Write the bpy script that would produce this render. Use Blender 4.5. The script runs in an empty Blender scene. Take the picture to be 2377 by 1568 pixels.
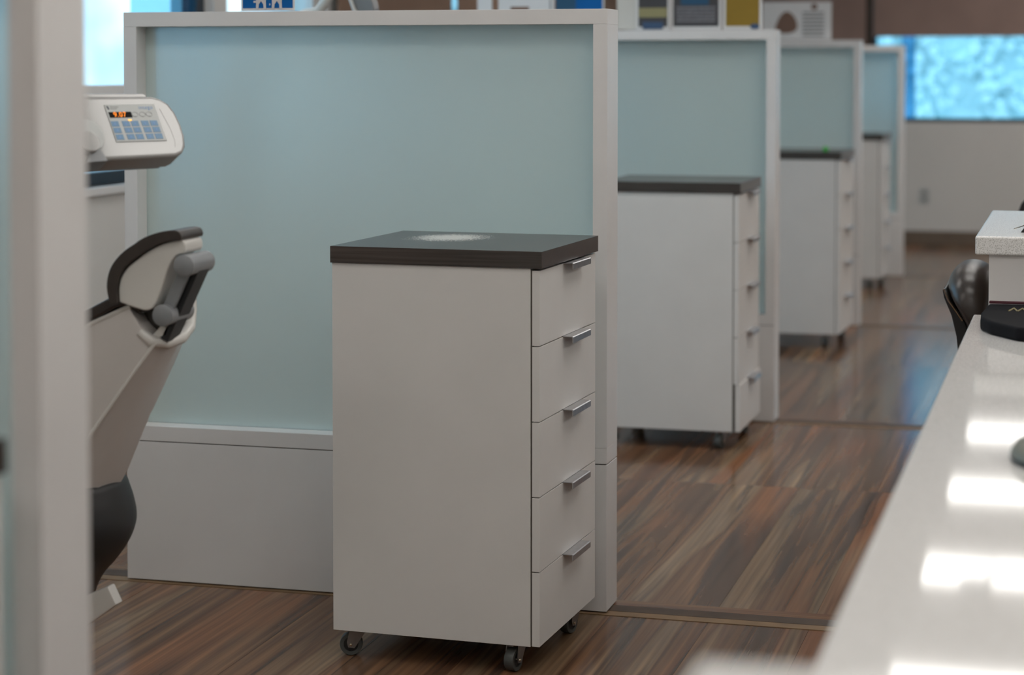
import bpy, bmesh, math, random
from mathutils import Vector, Matrix
random.seed(7)
R = math.radians
scene = bpy.context.scene
COL = scene.collection

# ------------------------------------------------------------------ camera
cam_data = bpy.data.cameras.new('camera')
cam = bpy.data.objects.new('camera', cam_data)
COL.objects.link(cam)
cam.location = (0, 0, 1.30)
cam.rotation_euler = (R(90 - 2.356), 0, R(15.422))
cam_data.sensor_width = 36.0
cam_data.sensor_fit = 'HORIZONTAL'
cam_data.lens = 36.0 * 4821.95 / 2377.0
cam_data.shift_y = -(784 - 356.17) / 2377.0
cam_data.clip_start = 0.05
cam_data.clip_end = 400
cam_data.dof.use_dof = True
cam_data.dof.focus_distance = 4.62
cam_data.dof.aperture_fstop = 2.8
scene.camera = cam

# ------------------------------------------------------------------ world, exposure
world = bpy.data.worlds.new('sky')
scene.world = world
world.use_nodes = True
wn = world.node_tree.nodes
wl = world.node_tree.links
wn.clear()
w_out = wn.new('ShaderNodeOutputWorld')
w_bg = wn.new('ShaderNodeBackground')
w_tc = wn.new('ShaderNodeTexCoord')
w_no = wn.new('ShaderNodeTexNoise')
w_no.inputs['Scale'].default_value = 14
w_no.inputs['Detail'].default_value = 4
w_rp = wn.new('ShaderNodeValToRGB')
w_rp.color_ramp.elements[0].position = 0.36
w_rp.color_ramp.elements[0].color = (0.15, 0.58, 0.95, 1)
w_rp.color_ramp.elements[1].position = 0.62
w_rp.color_ramp.elements[1].color = (0.70, 0.90, 1.0, 1)
wl.new(w_tc.outputs['Generated'], w_no.inputs['Vector'])
wl.new(w_no.outputs['Fac'], w_rp.inputs['Fac'])
wl.new(w_rp.outputs['Color'], w_bg.inputs['Color'])
w_bg.inputs['Strength'].default_value = 2.1
wl.new(w_bg.outputs['Background'], w_out.inputs['Surface'])

scene.view_settings.view_transform = 'Standard'
scene.view_settings.look = 'None'
scene.view_settings.gamma = 1.0
scene.view_settings.use_curve_mapping = False
scene.view_settings.exposure = 0.0
LAMP_POWER = 5.7            # radiance of the ceiling panels
LAMP_COLOR = (1.0, 0.972, 0.93)


# ------------------------------------------------------------------ materials
def new_mat(name):
    m = bpy.data.materials.new(name)
    m.use_nodes = True
    m.node_tree.nodes.clear()
    return m, m.node_tree.nodes, m.node_tree.links


def mat(name, color, rough=0.5, metal=0.0, var=0.06, scale=9.0, bump=0.0, bscale=200.0, spec=0.5,
        coat=0.0, emit=None, estr=0.0):
    m, n, l = new_mat(name)
    out = n.new('ShaderNodeOutputMaterial')
    b = n.new('ShaderNodeBsdfPrincipled')
    tc = n.new('ShaderNodeTexCoord')
    no = n.new('ShaderNodeTexNoise')
    no.inputs['Scale'].default_value = scale
    no.inputs['Detail'].default_value = 5
    l.new(tc.outputs['Object'], no.inputs['Vector'])
    mr = n.new('ShaderNodeMapRange')
    mr.inputs[1].default_value = 0.3
    mr.inputs[2].default_value = 0.7
    mr.inputs[3].default_value = 1 - var
    mr.inputs[4].default_value = 1 + var * 0.4
    l.new(no.outputs['Fac'], mr.inputs[0])
    mx = n.new('ShaderNodeMix')
    mx.data_type = 'RGBA'
    mx.blend_type = 'MULTIPLY'
    mx.inputs[0].default_value = 1.0
    mx.inputs[6].default_value = (*color, 1)
    l.new(mr.outputs[0], mx.inputs[7])
    l.new(mx.outputs[2], b.inputs['Base Color'])
    b.inputs['Roughness'].default_value = rough
    b.inputs['Metallic'].default_value = metal
    b.inputs['Specular IOR Level'].default_value = spec
    b.inputs['Coat Weight'].default_value = coat
    b.inputs['Coat Roughness'].default_value = 0.08
    if bump > 0:
        nb = n.new('ShaderNodeTexNoise')
        nb.inputs['Scale'].default_value = bscale
        nb.inputs['Detail'].default_value = 3
        l.new(tc.outputs['Object'], nb.inputs['Vector'])
        bp = n.new('ShaderNodeBump')
        bp.inputs['Strength'].default_value = bump
        bp.inputs['Distance'].default_value = 0.002
        l.new(nb.outputs['Fac'], bp.inputs['Height'])
        l.new(bp.outputs['Normal'], b.inputs['Normal'])
    if emit:
        b.inputs['Emission Color'].default_value = (*emit, 1)
        b.inputs['Emission Strength'].default_value = estr
    l.new(b.outputs['BSDF'], out.inputs['Surface'])
    return m


def mat_floor_wood(name, along='Y'):
    """variegated wood-look vinyl: broad streaks along the plank plus fine grain"""
    m, n, l = new_mat(name)
    out = n.new('ShaderNodeOutputMaterial')
    b = n.new('ShaderNodeBsdfPrincipled')
    g = n.new('ShaderNodeNewGeometry')
    oi = n.new('ShaderNodeObjectInfo')
    sc = n.new('ShaderNodeVectorMath'); sc.operation = 'MULTIPLY'
    sc.inputs[1].default_value = (1, 1, 1)
    rnd = n.new('ShaderNodeVectorMath'); rnd.operation = 'SCALE'
    cmb = n.new('ShaderNodeCombineXYZ')
    mul = n.new('ShaderNodeMath'); mul.operation = 'MULTIPLY'; mul.inputs[1].default_value = 37.0
    l.new(oi.outputs['Random'], mul.inputs[0])
    l.new(mul.outputs[0], cmb.inputs[0]); l.new(mul.outputs[0], cmb.inputs[1])
    add = n.new('ShaderNodeVectorMath'); add.operation = 'ADD'
    l.new(g.outputs['Position'], add.inputs[0]); l.new(cmb.outputs[0], add.inputs[1])

    def stretched(sx, sy, detail, dist=0.0, rough=0.5):
        mp = n.new('ShaderNodeMapping')
        mp.inputs['Scale'].default_value = (sx, sy, 1) if along == 'Y' else (sy, sx, 1)
        l.new(add.outputs[0], mp.inputs['Vector'])
        t = n.new('ShaderNodeTexNoise')
        t.inputs['Scale'].default_value = 1.0
        t.inputs['Detail'].default_value = detail
        t.inputs['Roughness'].default_value = rough
        t.inputs['Distortion'].default_value = dist
        l.new(mp.outputs[0], t.inputs['Vector'])
        return t
    big = stretched(9.0, 0.36, 2.5, 0.35, 0.5)
    rp = n.new('ShaderNodeValToRGB')
    cr = rp.color_ramp
    cr.elements[0].position = 0.30; cr.elements[0].color = (0.050, 0.033, 0.026, 1)
    cr.elements[1].position = 0.72; cr.elements[1].color = (0.30, 0.205, 0.120, 1)
    for pos, c in ((0.40, (0.080, 0.050, 0.036)), (0.46, (0.165, 0.098, 0.060)), (0.52, (0.105, 0.066, 0.046)),
                   (0.57, (0.185, 0.132, 0.088)), (0.63, (0.150, 0.114, 0.084))):
        e = cr.elements.new(pos); e.color = (*c, 1)
    l.new(big.outputs['Fac'], rp.inputs['Fac'])
    red = stretched(5.0, 0.55, 2, 0.5)
    rm = n.new('ShaderNodeMapRange'); rm.inputs[1].default_value = 0.52; rm.inputs[2].default_value = 0.66
    rm.inputs[4].default_value = 0.75
    l.new(red.outputs['Fac'], rm.inputs[0])
    rmx = n.new('ShaderNodeMix'); rmx.data_type = 'RGBA'
    l.new(rm.outputs[0], rmx.inputs[0]); l.new(rp.outputs['Color'], rmx.inputs[6]); rmx.inputs[7].default_value = (0.210, 0.098, 0.052, 1)
    drk = stretched(14.0, 0.5, 3, 0.8)
    dm = n.new('ShaderNodeMapRange'); dm.inputs[1].default_value = 0.56; dm.inputs[2].default_value = 0.64
    dm.inputs[4].default_value = 0.8
    l.new(drk.outputs['Fac'], dm.inputs[0])
    dmx = n.new('ShaderNodeMix'); dmx.data_type = 'RGBA'
    l.new(dm.outputs[0], dmx.inputs[0]); l.new(rmx.outputs[2], dmx.inputs[6]); dmx.inputs[7].default_value = (0.052, 0.040, 0.037, 1)
    fine = stretched(75, 0.9, 4)
    mr = n.new('ShaderNodeMapRange')
    mr.inputs[1].default_value = 0.3; mr.inputs[2].default_value = 0.7
    mr.inputs[3].default_value = 0.66; mr.inputs[4].default_value = 1.22
    l.new(fine.outputs['Fac'], mr.inputs[0])
    mx = n.new('ShaderNodeMix'); mx.data_type = 'RGBA'; mx.blend_type = 'MULTIPLY'; mx.inputs[0].default_value = 1
    l.new(dmx.outputs[2], mx.inputs[6]); l.new(mr.outputs[0], mx.inputs[7])
    # each plank a little lighter or darker
    mr2 = n.new('ShaderNodeMapRange'); mr2.inputs[3].default_value = 0.86; mr2.inputs[4].default_value = 1.2
    l.new(oi.outputs['Random'], mr2.inputs[0])
    mx2 = n.new('ShaderNodeMix'); mx2.data_type = 'RGBA'; mx2.blend_type = 'MULTIPLY'; mx2.inputs[0].default_value = 1
    l.new(mx.outputs[2], mx2.inputs[6]); l.new(mr2.outputs[0], mx2.inputs[7])
    mx3 = n.new('ShaderNodeMix'); mx3.data_type = 'RGBA'; mx3.blend_type = 'MULTIPLY'; mx3.inputs[0].default_value = 1
    l.new(mx2.outputs[2], mx3.inputs[6]); mx3.inputs[7].default_value = (1.22, 1.07, 0.93, 1)
    l.new(mx3.outputs[2], b.inputs['Base Color'])
    b.inputs['Roughness'].default_value = 0.16
    b.inputs['Specular IOR Level'].default_value = 0.11
    bp = n.new('ShaderNodeBump'); bp.inputs['Strength'].default_value = 0.12; bp.inputs['Distance'].default_value = 0.001
    l.new(fine.outputs['Fac'], bp.inputs['Height']); l.new(bp.outputs['Normal'], b.inputs['Normal'])
    l.new(b.outputs['BSDF'], out.inputs['Surface'])
    return m


def mat_laminate(name, scuff=None):
    """dark grey-brown wood laminate, optional pale worn round patch"""
    m, n, l = new_mat(name)
    out = n.new('ShaderNodeOutputMaterial')
    b = n.new('ShaderNodeBsdfPrincipled')
    tc = n.new('ShaderNodeTexCoord')
    mp = n.new('ShaderNodeMapping')
    mp.inputs['Scale'].default_value = (3, 60, 160)
    mp.inputs['Rotation'].default_value = (0, 0, R(20) if scuff else 0)
    l.new(tc.outputs['Object'], mp.inputs['Vector'])
    t = n.new('ShaderNodeTexNoise'); t.inputs['Scale'].default_value = 1.0; t.inputs['Detail'].default_value = 4
    l.new(mp.outputs[0], t.inputs['Vector'])
    rp = n.new('ShaderNodeValToRGB')
    rp.color_ramp.elements[0].position = 0.3; rp.color_ramp.elements[0].color = (0.026, 0.018, 0.015, 1)
    rp.color_ramp.elements[1].position = 0.72; rp.color_ramp.elements[1].color = (0.074, 0.056, 0.047, 1)
    l.new(t.outputs['Fac'], rp.inputs['Fac'])
    col = rp.outputs['Color']
    if scuff:
        cx, cy, rx, ry = scuff
        sub = n.new('ShaderNodeVectorMath'); sub.operation = 'SUBTRACT'; sub.inputs[1].default_value = (cx, cy, 0)
        l.new(tc.outputs['Object'], sub.inputs[0])
        dv = n.new('ShaderNodeVectorMath'); dv.operation = 'MULTIPLY'; dv.inputs[1].default_value = (1 / rx, 1 / ry, 0)
        l.new(sub.outputs[0], dv.inputs[0])
        ln = n.new('ShaderNodeVectorMath'); ln.operation = 'LENGTH'
        l.new(dv.outputs[0], ln.inputs[0])
        sp = n.new('ShaderNodeTexNoise'); sp.inputs['Scale'].default_value = 320; sp.inputs['Detail'].default_value = 2
        l.new(tc.outputs['Object'], sp.inputs['Vector'])
        sm = n.new('ShaderNodeMath'); sm.operation = 'MULTIPLY_ADD'; sm.inputs[1].default_value = 2.2; sm.inputs[2].default_value = -1.1
        l.new(sp.outputs['Fac'], sm.inputs[0])
        ad = n.new('ShaderNodeMath'); ad.operation = 'ADD'
        l.new(ln.outputs['Value'], ad.inputs[0]); l.new(sm.outputs[0], ad.inputs[1])
        mk = n.new('ShaderNodeMapRange'); mk.inputs[1].default_value = 0.95; mk.inputs[2].default_value = 0.62
        l.new(ad.outputs[0], mk.inputs[0])
        mx = n.new('ShaderNodeMix'); mx.data_type = 'RGBA'
        l.new(mk.outputs[0], mx.inputs[0]); l.new(col, mx.inputs[6]); mx.inputs[7].default_value = (0.78, 0.75, 0.70, 1)
        col = mx.outputs[2]
    l.new(col, b.inputs['Base Color'])
    b.inputs['Roughness'].default_value = 0.26
    b.inputs['Specular IOR Level'].default_value = 0.75
    l.new(b.outputs['BSDF'], out.inputs['Surface'])
    return m


def mat_quartz(name, rough=0.05):
    m, n, l = new_mat(name)
    out = n.new('ShaderNodeOutputMaterial')
    b = n.new('ShaderNodeBsdfPrincipled')
    tc = n.new('ShaderNodeTexCoord')
    t = n.new('ShaderNodeTexNoise'); t.inputs['Scale'].default_value = 420; t.inputs['Detail'].default_value = 2
    l.new(tc.outputs['Object'], t.inputs['Vector'])
    rp = n.new('ShaderNodeValToRGB')
    rp.color_ramp.elements[0].position = 0.34; rp.color_ramp.elements[0].color = (0.50, 0.49, 0.46, 1)
    rp.color_ramp.elements[1].position = 0.50; rp.color_ramp.elements[1].color = (0.85, 0.84, 0.82, 1)
    l.new(t.outputs['Fac'], rp.inputs['Fac'])
    l.new(rp.outputs['Color'], b.inputs['Base Color'])
    b.inputs['Roughness'].default_value = rough
    l.new(b.outputs['BSDF'], out.inputs['Surface'])
    return m


def mat_frosted(name):
    """acid-etched glass: scatters light through and back, soft sheen"""
    m, n, l = new_mat(name)
    out = n.new('ShaderNodeOutputMaterial')
    tc = n.new('ShaderNodeTexCoord')
    no = n.new('ShaderNodeTexNoise'); no.inputs['Scale'].default_value = 700
    l.new(tc.outputs['Object'], no.inputs['Vector'])
    bp = n.new('ShaderNodeBump'); bp.inputs['Strength'].default_value = 0.05; bp.inputs['Distance'].default_value = 0.0005
    l.new(no.outputs['Fac'], bp.inputs['Height'])
    d = n.new('ShaderNodeBsdfDiffuse'); d.inputs['Color'].default_value = (0.74, 0.83, 0.81, 1)
    t = n.new('ShaderNodeBsdfTranslucent'); t.inputs['Color'].default_value = (0.86, 0.94, 0.93, 1)
    g = n.new('ShaderNodeBsdfGlossy'); g.inputs['Color'].default_value = (0.9, 0.95, 0.95, 1)
    g.inputs['Roughness'].default_value = 0.35
    l.new(bp.outputs['Normal'], g.inputs['Normal'])
    m1 = n.new('ShaderNodeMixShader'); m1.inputs[0].default_value = 0.55
    l.new(d.outputs[0], m1.inputs[1]); l.new(t.outputs[0], m1.inputs[2])
    rf = n.new('ShaderNodeBsdfRefraction'); rf.inputs['Color'].default_value = (0.90, 0.97, 0.97, 1)
    rf.inputs['Roughness'].default_value = 0.5; rf.inputs['IOR'].default_value = 1.3
    m1b = n.new('ShaderNodeMixShader'); m1b.inputs[0].default_value = 0.48
    l.new(m1.outputs[0], m1b.inputs[1]); l.new(rf.outputs[0], m1b.inputs[2])
    lw_ = n.new('ShaderNodeLayerWeight'); lw_.inputs['Blend'].default_value = 0.5
    pw = n.new('ShaderNodeMath'); pw.operation = 'POWER'; pw.inputs[1].default_value = 5.0
    l.new(lw_.outputs['Facing'], pw.inputs[0])
    fr = n.new('ShaderNodeMath'); fr.operation = 'MULTIPLY_ADD'; fr.inputs[1].default_value = 0.7; fr.inputs[2].default_value = 0.04
    l.new(pw.outputs[0], fr.inputs[0])
    m2 = n.new('ShaderNodeMixShader')
    l.new(fr.outputs[0], m2.inputs[0]); l.new(m1b.outputs[0], m2.inputs[1]); l.new(g.outputs[0], m2.inputs[2])
    l.new(m2.outputs[0], out.inputs['Surface'])
    return m


def mat_clear(name, tint=(0.93, 0.97, 0.98)):
    m, n, l = new_mat(name)
    out = n.new('ShaderNodeOutputMaterial')
    tc = n.new('ShaderNodeTexCoord')
    no = n.new('ShaderNodeTexNoise'); no.inputs['Scale'].default_value = 3
    l.new(tc.outputs['Object'], no.inputs['Vector'])
    bp = n.new('ShaderNodeBump'); bp.inputs['Strength'].default_value = 0.01
    l.new(no.outputs['Fac'], bp.inputs['Height'])
    tr = n.new('ShaderNodeBsdfTransparent'); tr.inputs['Color'].default_value = (*tint, 1)
    g = n.new('ShaderNodeBsdfGlossy'); g.inputs['Roughness'].default_value = 0.03
    l.new(bp.outputs['Normal'], g.inputs['Normal'])
    lw_ = n.new('ShaderNodeLayerWeight'); lw_.inputs['Blend'].default_value = 0.5
    pw = n.new('ShaderNodeMath'); pw.operation = 'POWER'; pw.inputs[1].default_value = 5.0
    l.new(lw_.outputs['Facing'], pw.inputs[0])
    fr = n.new('ShaderNodeMath'); fr.operation = 'MULTIPLY_ADD'; fr.inputs[1].default_value = 0.8; fr.inputs[2].default_value = 0.03
    l.new(pw.outputs[0], fr.inputs[0])
    mx = n.new('ShaderNodeMixShader')
    l.new(fr.outputs[0], mx.inputs[0]); l.new(tr.outputs[0], mx.inputs[1]); l.new(g.outputs[0], mx.inputs[2])
    l.new(mx.outputs[0], out.inputs['Surface'])
    return m


M = {}
M['paint'] = mat('white painted partition', (0.75, 0.73, 0.715), 0.38, var=0.04, scale=5, bump=0.05, bscale=350)
M['melamine'] = mat('white melamine board', (0.74, 0.72, 0.695), 0.42, var=0.035, scale=6, bump=0.04, bscale=500)
M['wall'] = mat('pale wall paint', (0.70, 0.68, 0.65), 0.75, var=0.03, scale=3, bump=0.08, bscale=150)
M['ceiling'] = mat('ceiling board', (0.80, 0.79, 0.77), 0.9, var=0.03, bump=0.1, bscale=90)
M['lam'] = mat_laminate('dark wood laminate')
M['lam_scuff'] = mat_laminate('dark wood laminate worn', (-0.308, 0.294, 0.085, 0.105))
M['quartz'] = mat_quartz('white quartz')
M['quartz_honed'] = mat_quartz('speckled quartz, satin', 0.17)
M['frost'] = mat_frosted('frosted glass')
M['pane'] = mat_clear('window glass')
M['acrylic'] = mat_clear('clear acrylic', (0.95, 0.96, 0.98))
M['wood'] = mat_floor_wood('wood look plank')
M['wood_x'] = mat_floor_wood('wood look cross board', 'X')
M['strip_dark'] = mat('dark brown strip', (0.085, 0.055, 0.038), 0.4, var=0.3, scale=14, spec=0.1)
M['strip_tan'] = mat('tan strip', (0.24, 0.15, 0.082), 0.4, var=0.25, scale=14, spec=0.1)
M['subfloor'] = mat('dark subfloor', (0.05, 0.04, 0.035), 0.7)
M['alu'] = mat('brushed aluminium', (0.50, 0.50, 0.52), 0.32, 1.0, var=0.12, scale=60)
M['dark_gap'] = mat('shadow gap core board', (0.10, 0.085, 0.07), 0.8)
M['rubber'] = mat('grey rubber', (0.085, 0.09, 0.085), 0.6, var=0.15)
M['black'] = mat('black plastic', (0.012, 0.012, 0.013), 0.45)
M['steel'] = mat('zinc steel', (0.30, 0.28, 0.27), 0.4, 0.9, var=0.15, scale=40)
M['brass'] = mat('axle pin', (0.75, 0.66, 0.52), 0.25, 1.0)
M['leather'] = mat('dark brown leather', (0.040, 0.030, 0.025), 0.33, var=0.15, scale=30, bump=0.1, bscale=600)
M['shell'] = mat('warm white plastic shell', (0.66, 0.62, 0.59), 0.28, var=0.03)
M['shellw'] = mat('light plastic', (0.72, 0.70, 0.66), 0.22, var=0.03)
M['joint'] = mat('grey joint plastic', (0.25, 0.26, 0.27), 0.35, var=0.06)
M['boot'] = mat('black rubber boot', (0.020, 0.020, 0.021), 0.48, var=0.1)
M['gloss_white'] = mat('glossy white plastic', (0.36, 0.355, 0.345), 0.14, var=0.02, coat=0.4)
M['keypad'] = mat('grey keypad film', (0.50, 0.52, 0.51), 0.35, var=0.02)
M['key_blue'] = mat('blue key', (0.16, 0.30, 0.47), 0.4, var=0.04)
M['ink'] = mat('dark print', (0.03, 0.04, 0.07), 0.5)
M['ink_blue'] = mat('blue print', (0.18, 0.33, 0.60), 0.5)
M['ink_grey'] = mat('grey print', (0.30, 0.30, 0.30), 0.6)
M['display'] = mat('black display', (0.006, 0.005, 0.006), 0.5, spec=0.1)
M['led'] = mat('orange digits', (0.9, 0.3, 0.02), 0.5, emit=(1.0, 0.22, 0.01), estr=1.1)
M['led2'] = mat('amber lamp', (0.9, 0.5, 0.1), 0.5, emit=(1.0, 0.52, 0.10), estr=1.2)
M['frame_dark'] = mat('dark blue anodised frame', (0.010, 0.022, 0.038), 0.4)
M['frame_blue'] = mat_clear('blue tinted sash overlap', (0.42, 0.62, 0.78))
M['shade'] = mat('brown roller shade fabric', (0.29, 0.185, 0.130), 0.9, var=0.07, scale=4, bump=0.15, bscale=400)
M['tint_light'] = mat_clear('pale tinted glass', (0.55, 0.80, 0.93))
M['shade_far'] = mat('brown roller shade fabric in purplish light', (0.31, 0.215, 0.185), 0.9, var=0.1, scale=4, bump=0.15, bscale=400)  # purplish light at the far wall put into the fabric colour
M['jamb_brown'] = mat('dark brown jamb', (0.045, 0.028, 0.018), 0.5)
M['baseb'] = mat('brown baseboard', (0.17, 0.125, 0.09), 0.5, var=0.15)
M['card_blue'] = mat('blue card', (0.002, 0.115, 0.38), 0.5, var=0.12, scale=6, spec=0.2)
M['card_white'] = mat('white card', (0.72, 0.71, 0.70), 0.55, var=0.03)
M['card_cream'] = mat('cream card', (0.62, 0.60, 0.55), 0.6, var=0.05)
M['card_dark'] = mat('charcoal card', (0.050, 0.048, 0.052), 0.5, var=0.1)
M['card_yellow'] = mat('mustard card', (0.29, 0.185, 0.030), 0.5, var=0.12, spec=0.2)
M['print_olive'] = mat('olive print', (0.30, 0.27, 0.13), 0.6, var=0.1)
M['print_navy'] = mat('navy print', (0.04, 0.085, 0.17), 0.6, var=0.1)
M['print_teal'] = mat('deep blue print', (0.012, 0.075, 0.15), 0.6)
M['print_grey'] = mat('grey lettering', (0.19, 0.185, 0.20), 0.6, var=0.3, scale=60)
M['print_brown'] = mat('brown print', (0.20, 0.115, 0.080), 0.6, var=0.15)
M['tooth'] = mat('white tooth print', (0.62, 0.58, 0.57), 0.6, var=0.04)
M['green'] = mat('bright green plastic', (0.03, 0.42, 0.04), 0.4)
M['gold'] = mat('gold thread', (0.26, 0.22, 0.11), 0.6)
M['black_cloth'] = mat('black cloth', (0.008, 0.008, 0.010), 0.8, spec=0.12, bump=0.3, bscale=900)
M['maroon'] = mat('maroon band', (0.06, 0.006, 0.014), 0.6)
M['grey_plastic'] = mat('grey plastic', (0.16, 0.165, 0.135), 0.4)
M['chrome'] = mat('polished metal', (0.62, 0.60, 0.57), 0.15, 1.0)
M['lamp'] = mat('light diffuser', (0.9, 0.9, 0.9), 0.5, emit=LAMP_COLOR, estr=LAMP_POWER)
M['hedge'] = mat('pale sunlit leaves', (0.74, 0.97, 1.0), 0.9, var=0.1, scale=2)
M['ground'] = mat('pale paving outside', (0.55, 0.62, 0.64), 0.9, var=0.15, scale=0.4)


# ------------------------------------------------------------------ mesh builder
class MB:
    def __init__(self):
        self.v = []
        self.f = []

    def add(self, vs, fs):
        o = len(self.v)
        self.v += [tuple(p) for p in vs]
        self.f += [tuple(i + o for i in q) for q in fs]
        return self

    def box(self, x0, x1, y0, y1, z0, z1):
        vs = [(x0, y0, z0), (x1, y0, z0), (x1, y1, z0), (x0, y1, z0), (x0, y0, z1), (x1, y0, z1), (x1, y1, z1), (x0, y1, z1)]
        return self.add(vs, [(0, 3, 2, 1), (4, 5, 6, 7), (0, 1, 5, 4), (1, 2, 6, 5), (2, 3, 7, 6), (3, 0, 4, 7)])

    def prism(self, pts, axis_o, ax, ay, an, t0, t1):
        """polygon of (a, b) in the frame axis_o + a*ax + b*ay, extruded t0..t1 along an"""
        o, ax, ay, an = Vector(axis_o), Vector(ax), Vector(ay), Vector(an)
        n = len(pts)
        vs = [o + ax * a + ay * b + an * t0 for a, b in pts] + [o + ax * a + ay * b + an * t1 for a, b in pts]
        fs = [tuple(range(n)), tuple(range(2 * n - 1, n - 1, -1))]
        fs += [(i, i + n, (i + 1) % n + n, (i + 1) % n) for i in range(n)]
        return self.add(vs, fs)

    def xz(self, pts, y0, y1):
        return self.prism(pts, (0, 0, 0), (1, 0, 0), (0, 0, 1), (0, 1, 0), y0, y1)

    def loft(self, loops, cap=True, closed=True):
        n = len(loops[0])
        vs = [p for lp in loops for p in lp]
        fs = []
        for k in range(len(loops) - 1):
            for i in range(n if closed else n - 1):
                j = (i + 1) % n
                fs.append((k * n + i, k * n + j, (k + 1) * n + j, (k + 1) * n + i))
        if cap and closed:
            fs.append(tuple(range(n - 1, -1, -1)))
            fs.append(tuple(range((len(loops) - 1) * n, len(loops) * n)))
        return self.add(vs, fs)

    def tube(self, pts, r, seg=12):
        pts = [Vector(p) for p in pts]
        rs = r if isinstance(r, (list, tuple)) else [r] * len(pts)
        loops = []
        for i, p in enumerate(pts):
            d = (pts[min(i + 1, len(pts) - 1)] - pts[max(i - 1, 0)]).normalized()
            a = d.cross(Vector((0, 0, 1)))
            if a.length < 0.05:
                a = d.cross(Vector((0, 1, 0)))
            a.normalize()
            b = d.cross(a).normalized()
            loops.append([p + (a * math.cos(2 * math.pi * k / seg) + b * math.sin(2 * math.pi * k / seg)) * rs[i] for k in range(seg)])
        return self.loft(loops)

    def lathe(self, prof, c=(0, 0, 0), seg=32, axis='Z', sy=1.0, cap=True):
        loops = []
        for r, h in prof:
            lp = []
            for k in range(seg):
                a = 2 * math.pi * k / seg
                x, y = r * math.cos(a), r * math.sin(a) * sy
                if axis == 'Z':
                    lp.append((c[0] + x, c[1] + y, c[2] + h))
                elif axis == 'Y':
                    lp.append((c[0] + x, c[1] + h, c[2] + y))
                else:
                    lp.append((c[0] + h, c[1] + x, c[2] + y))
            loops.append(lp)
        return self.loft(loops, cap=cap)

    def ball(self, c, rx, ry, rz, nu=20, nv=12):
        prof = []
        loops = []
        for i in range(nv + 1):
            a = -math.pi / 2 + math.pi * i / nv
            rr = max(math.cos(a), 0.02)
            loops.append([(c[0] + rx * rr * math.cos(2 * math.pi * k / nu), c[1] + ry * rr * math.sin(2 * math.pi * k / nu), c[2] + rz * math.sin(a)) for k in range(nu)])
        return self.loft(loops)

    def mesh(self, name, m, bevel=0.0, seg=2, smooth=40.0, origin=(0, 0, 0), subsurf=0):
        me = bpy.data.meshes.new(name)
        ox, oy, oz = origin
        me.from_pydata([(x - ox, y - oy, z - oz) for x, y, z in self.v], [], self.f)
        bm = bmesh.new()
        bm.from_mesh(me)
        bmesh.ops.recalc_face_normals(bm, faces=bm.faces)
        if bevel > 0:
            es = [e for e in bm.edges if len(e.link_faces) == 2 and e.calc_face_angle(0) > R(30)]
            bmesh.ops.bevel(bm, geom=es, offset=bevel, segments=seg, affect='EDGES', profile=0.6, clamp_overlap=True)
        bm.to_mesh(me)
        bm.free()
        me.materials.append(M[m] if isinstance(m, str) else m)
        if smooth:
            me.shade_smooth()
            me.set_sharp_from_angle(angle=R(smooth))
        return me

    def build(self, name, m, parent=None, bevel=0.0, seg=2, smooth=40.0, origin=None, loc=(0, 0, 0)):
        if origin is None:
            origin = tuple(parent['_o']) if parent is not None and '_o' in parent else (0, 0, 0)
        o = bpy.data.objects.new(name, self.mesh(name, m, bevel, seg, smooth, origin))
        COL.objects.link(o)
        o.location = loc
        if bevel > 0:
            wm = o.modifiers.new('weighted_normal', 'WEIGHTED_NORMAL')
            wm.weight = 100
            wm.keep_sharp = True
        if parent is not None:
            o.parent = parent
            if '_o' in parent:
                o['_o'] = parent['_o']
        return o


def tag(o, label=None, cat=None, group=None, kind=None):
    if label: o['label'] = label
    if cat: o['category'] = cat
    if group: o['group'] = group
    if kind: o['kind'] = kind
    return o


def empty(name, loc=(0, 0, 0), rz=0.0, world=False):
    """Empty at a thing's base; world=True: the parts are given in world coordinates"""
    o = bpy.data.objects.new(name, None)
    COL.objects.link(o)
    o.location = loc
    o.rotation_euler = (0, 0, rz)
    o.empty_display_size = 0.1
    if world:
        o['_o'] = list(loc)
    return o


def copy_tree(o, parent=None):
    kids = list(o.children)
    c = o.copy()
    COL.objects.link(c)
    if parent is not None:
        c.parent = parent
    for k in kids:
        copy_tree(k, c)
    return c


def thing1(name, mb, m, label, cat, base, group=None, bevel=0.0, seg=2, smooth=40.0):
    """a thing that is one mesh, given in world coordinates, origin at its base"""
    o = mb.build(name, m, None, bevel, seg, smooth, origin=base, loc=base)
    return tag(o, label, cat, group)


def struct(name, mb, m, parent=None, bevel=0.0):
    o = mb.build(name, m, parent, bevel)
    if parent is None:
        o['kind'] = 'structure'
    return o


def text_mesh(name, s, size, m, parent, o, ax, ay, an, lift):
    cu = bpy.data.curves.new(name, 'FONT')
    cu.body = s
    cu.size = size
    cu.extrude = 0.0001
    cu.space_character = 1.12
    cu.align_y = 'CENTER'
    tmp = bpy.data.objects.new(name, cu)
    COL.objects.link(tmp)
    dg = bpy.context.evaluated_depsgraph_get()
    me = bpy.data.meshes.new_from_object(tmp.evaluated_get(dg))
    bpy.data.objects.remove(tmp)
    o, ax, ay, an = Vector(o), Vector(ax), Vector(ay), Vector(an)
    og = Vector(parent['_o']) if '_o' in parent else Vector((0, 0, 0))
    for v in me.vertices:
        c = v.co.copy()
        v.co = o + ax * c.x + ay * c.y + an * (c.z + lift) - og
    me.materials.clear()
    me.materials.append(M[m])
    t = bpy.data.objects.new(name, me)
    COL.objects.link(t)
    t.parent = parent
    return t


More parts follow.
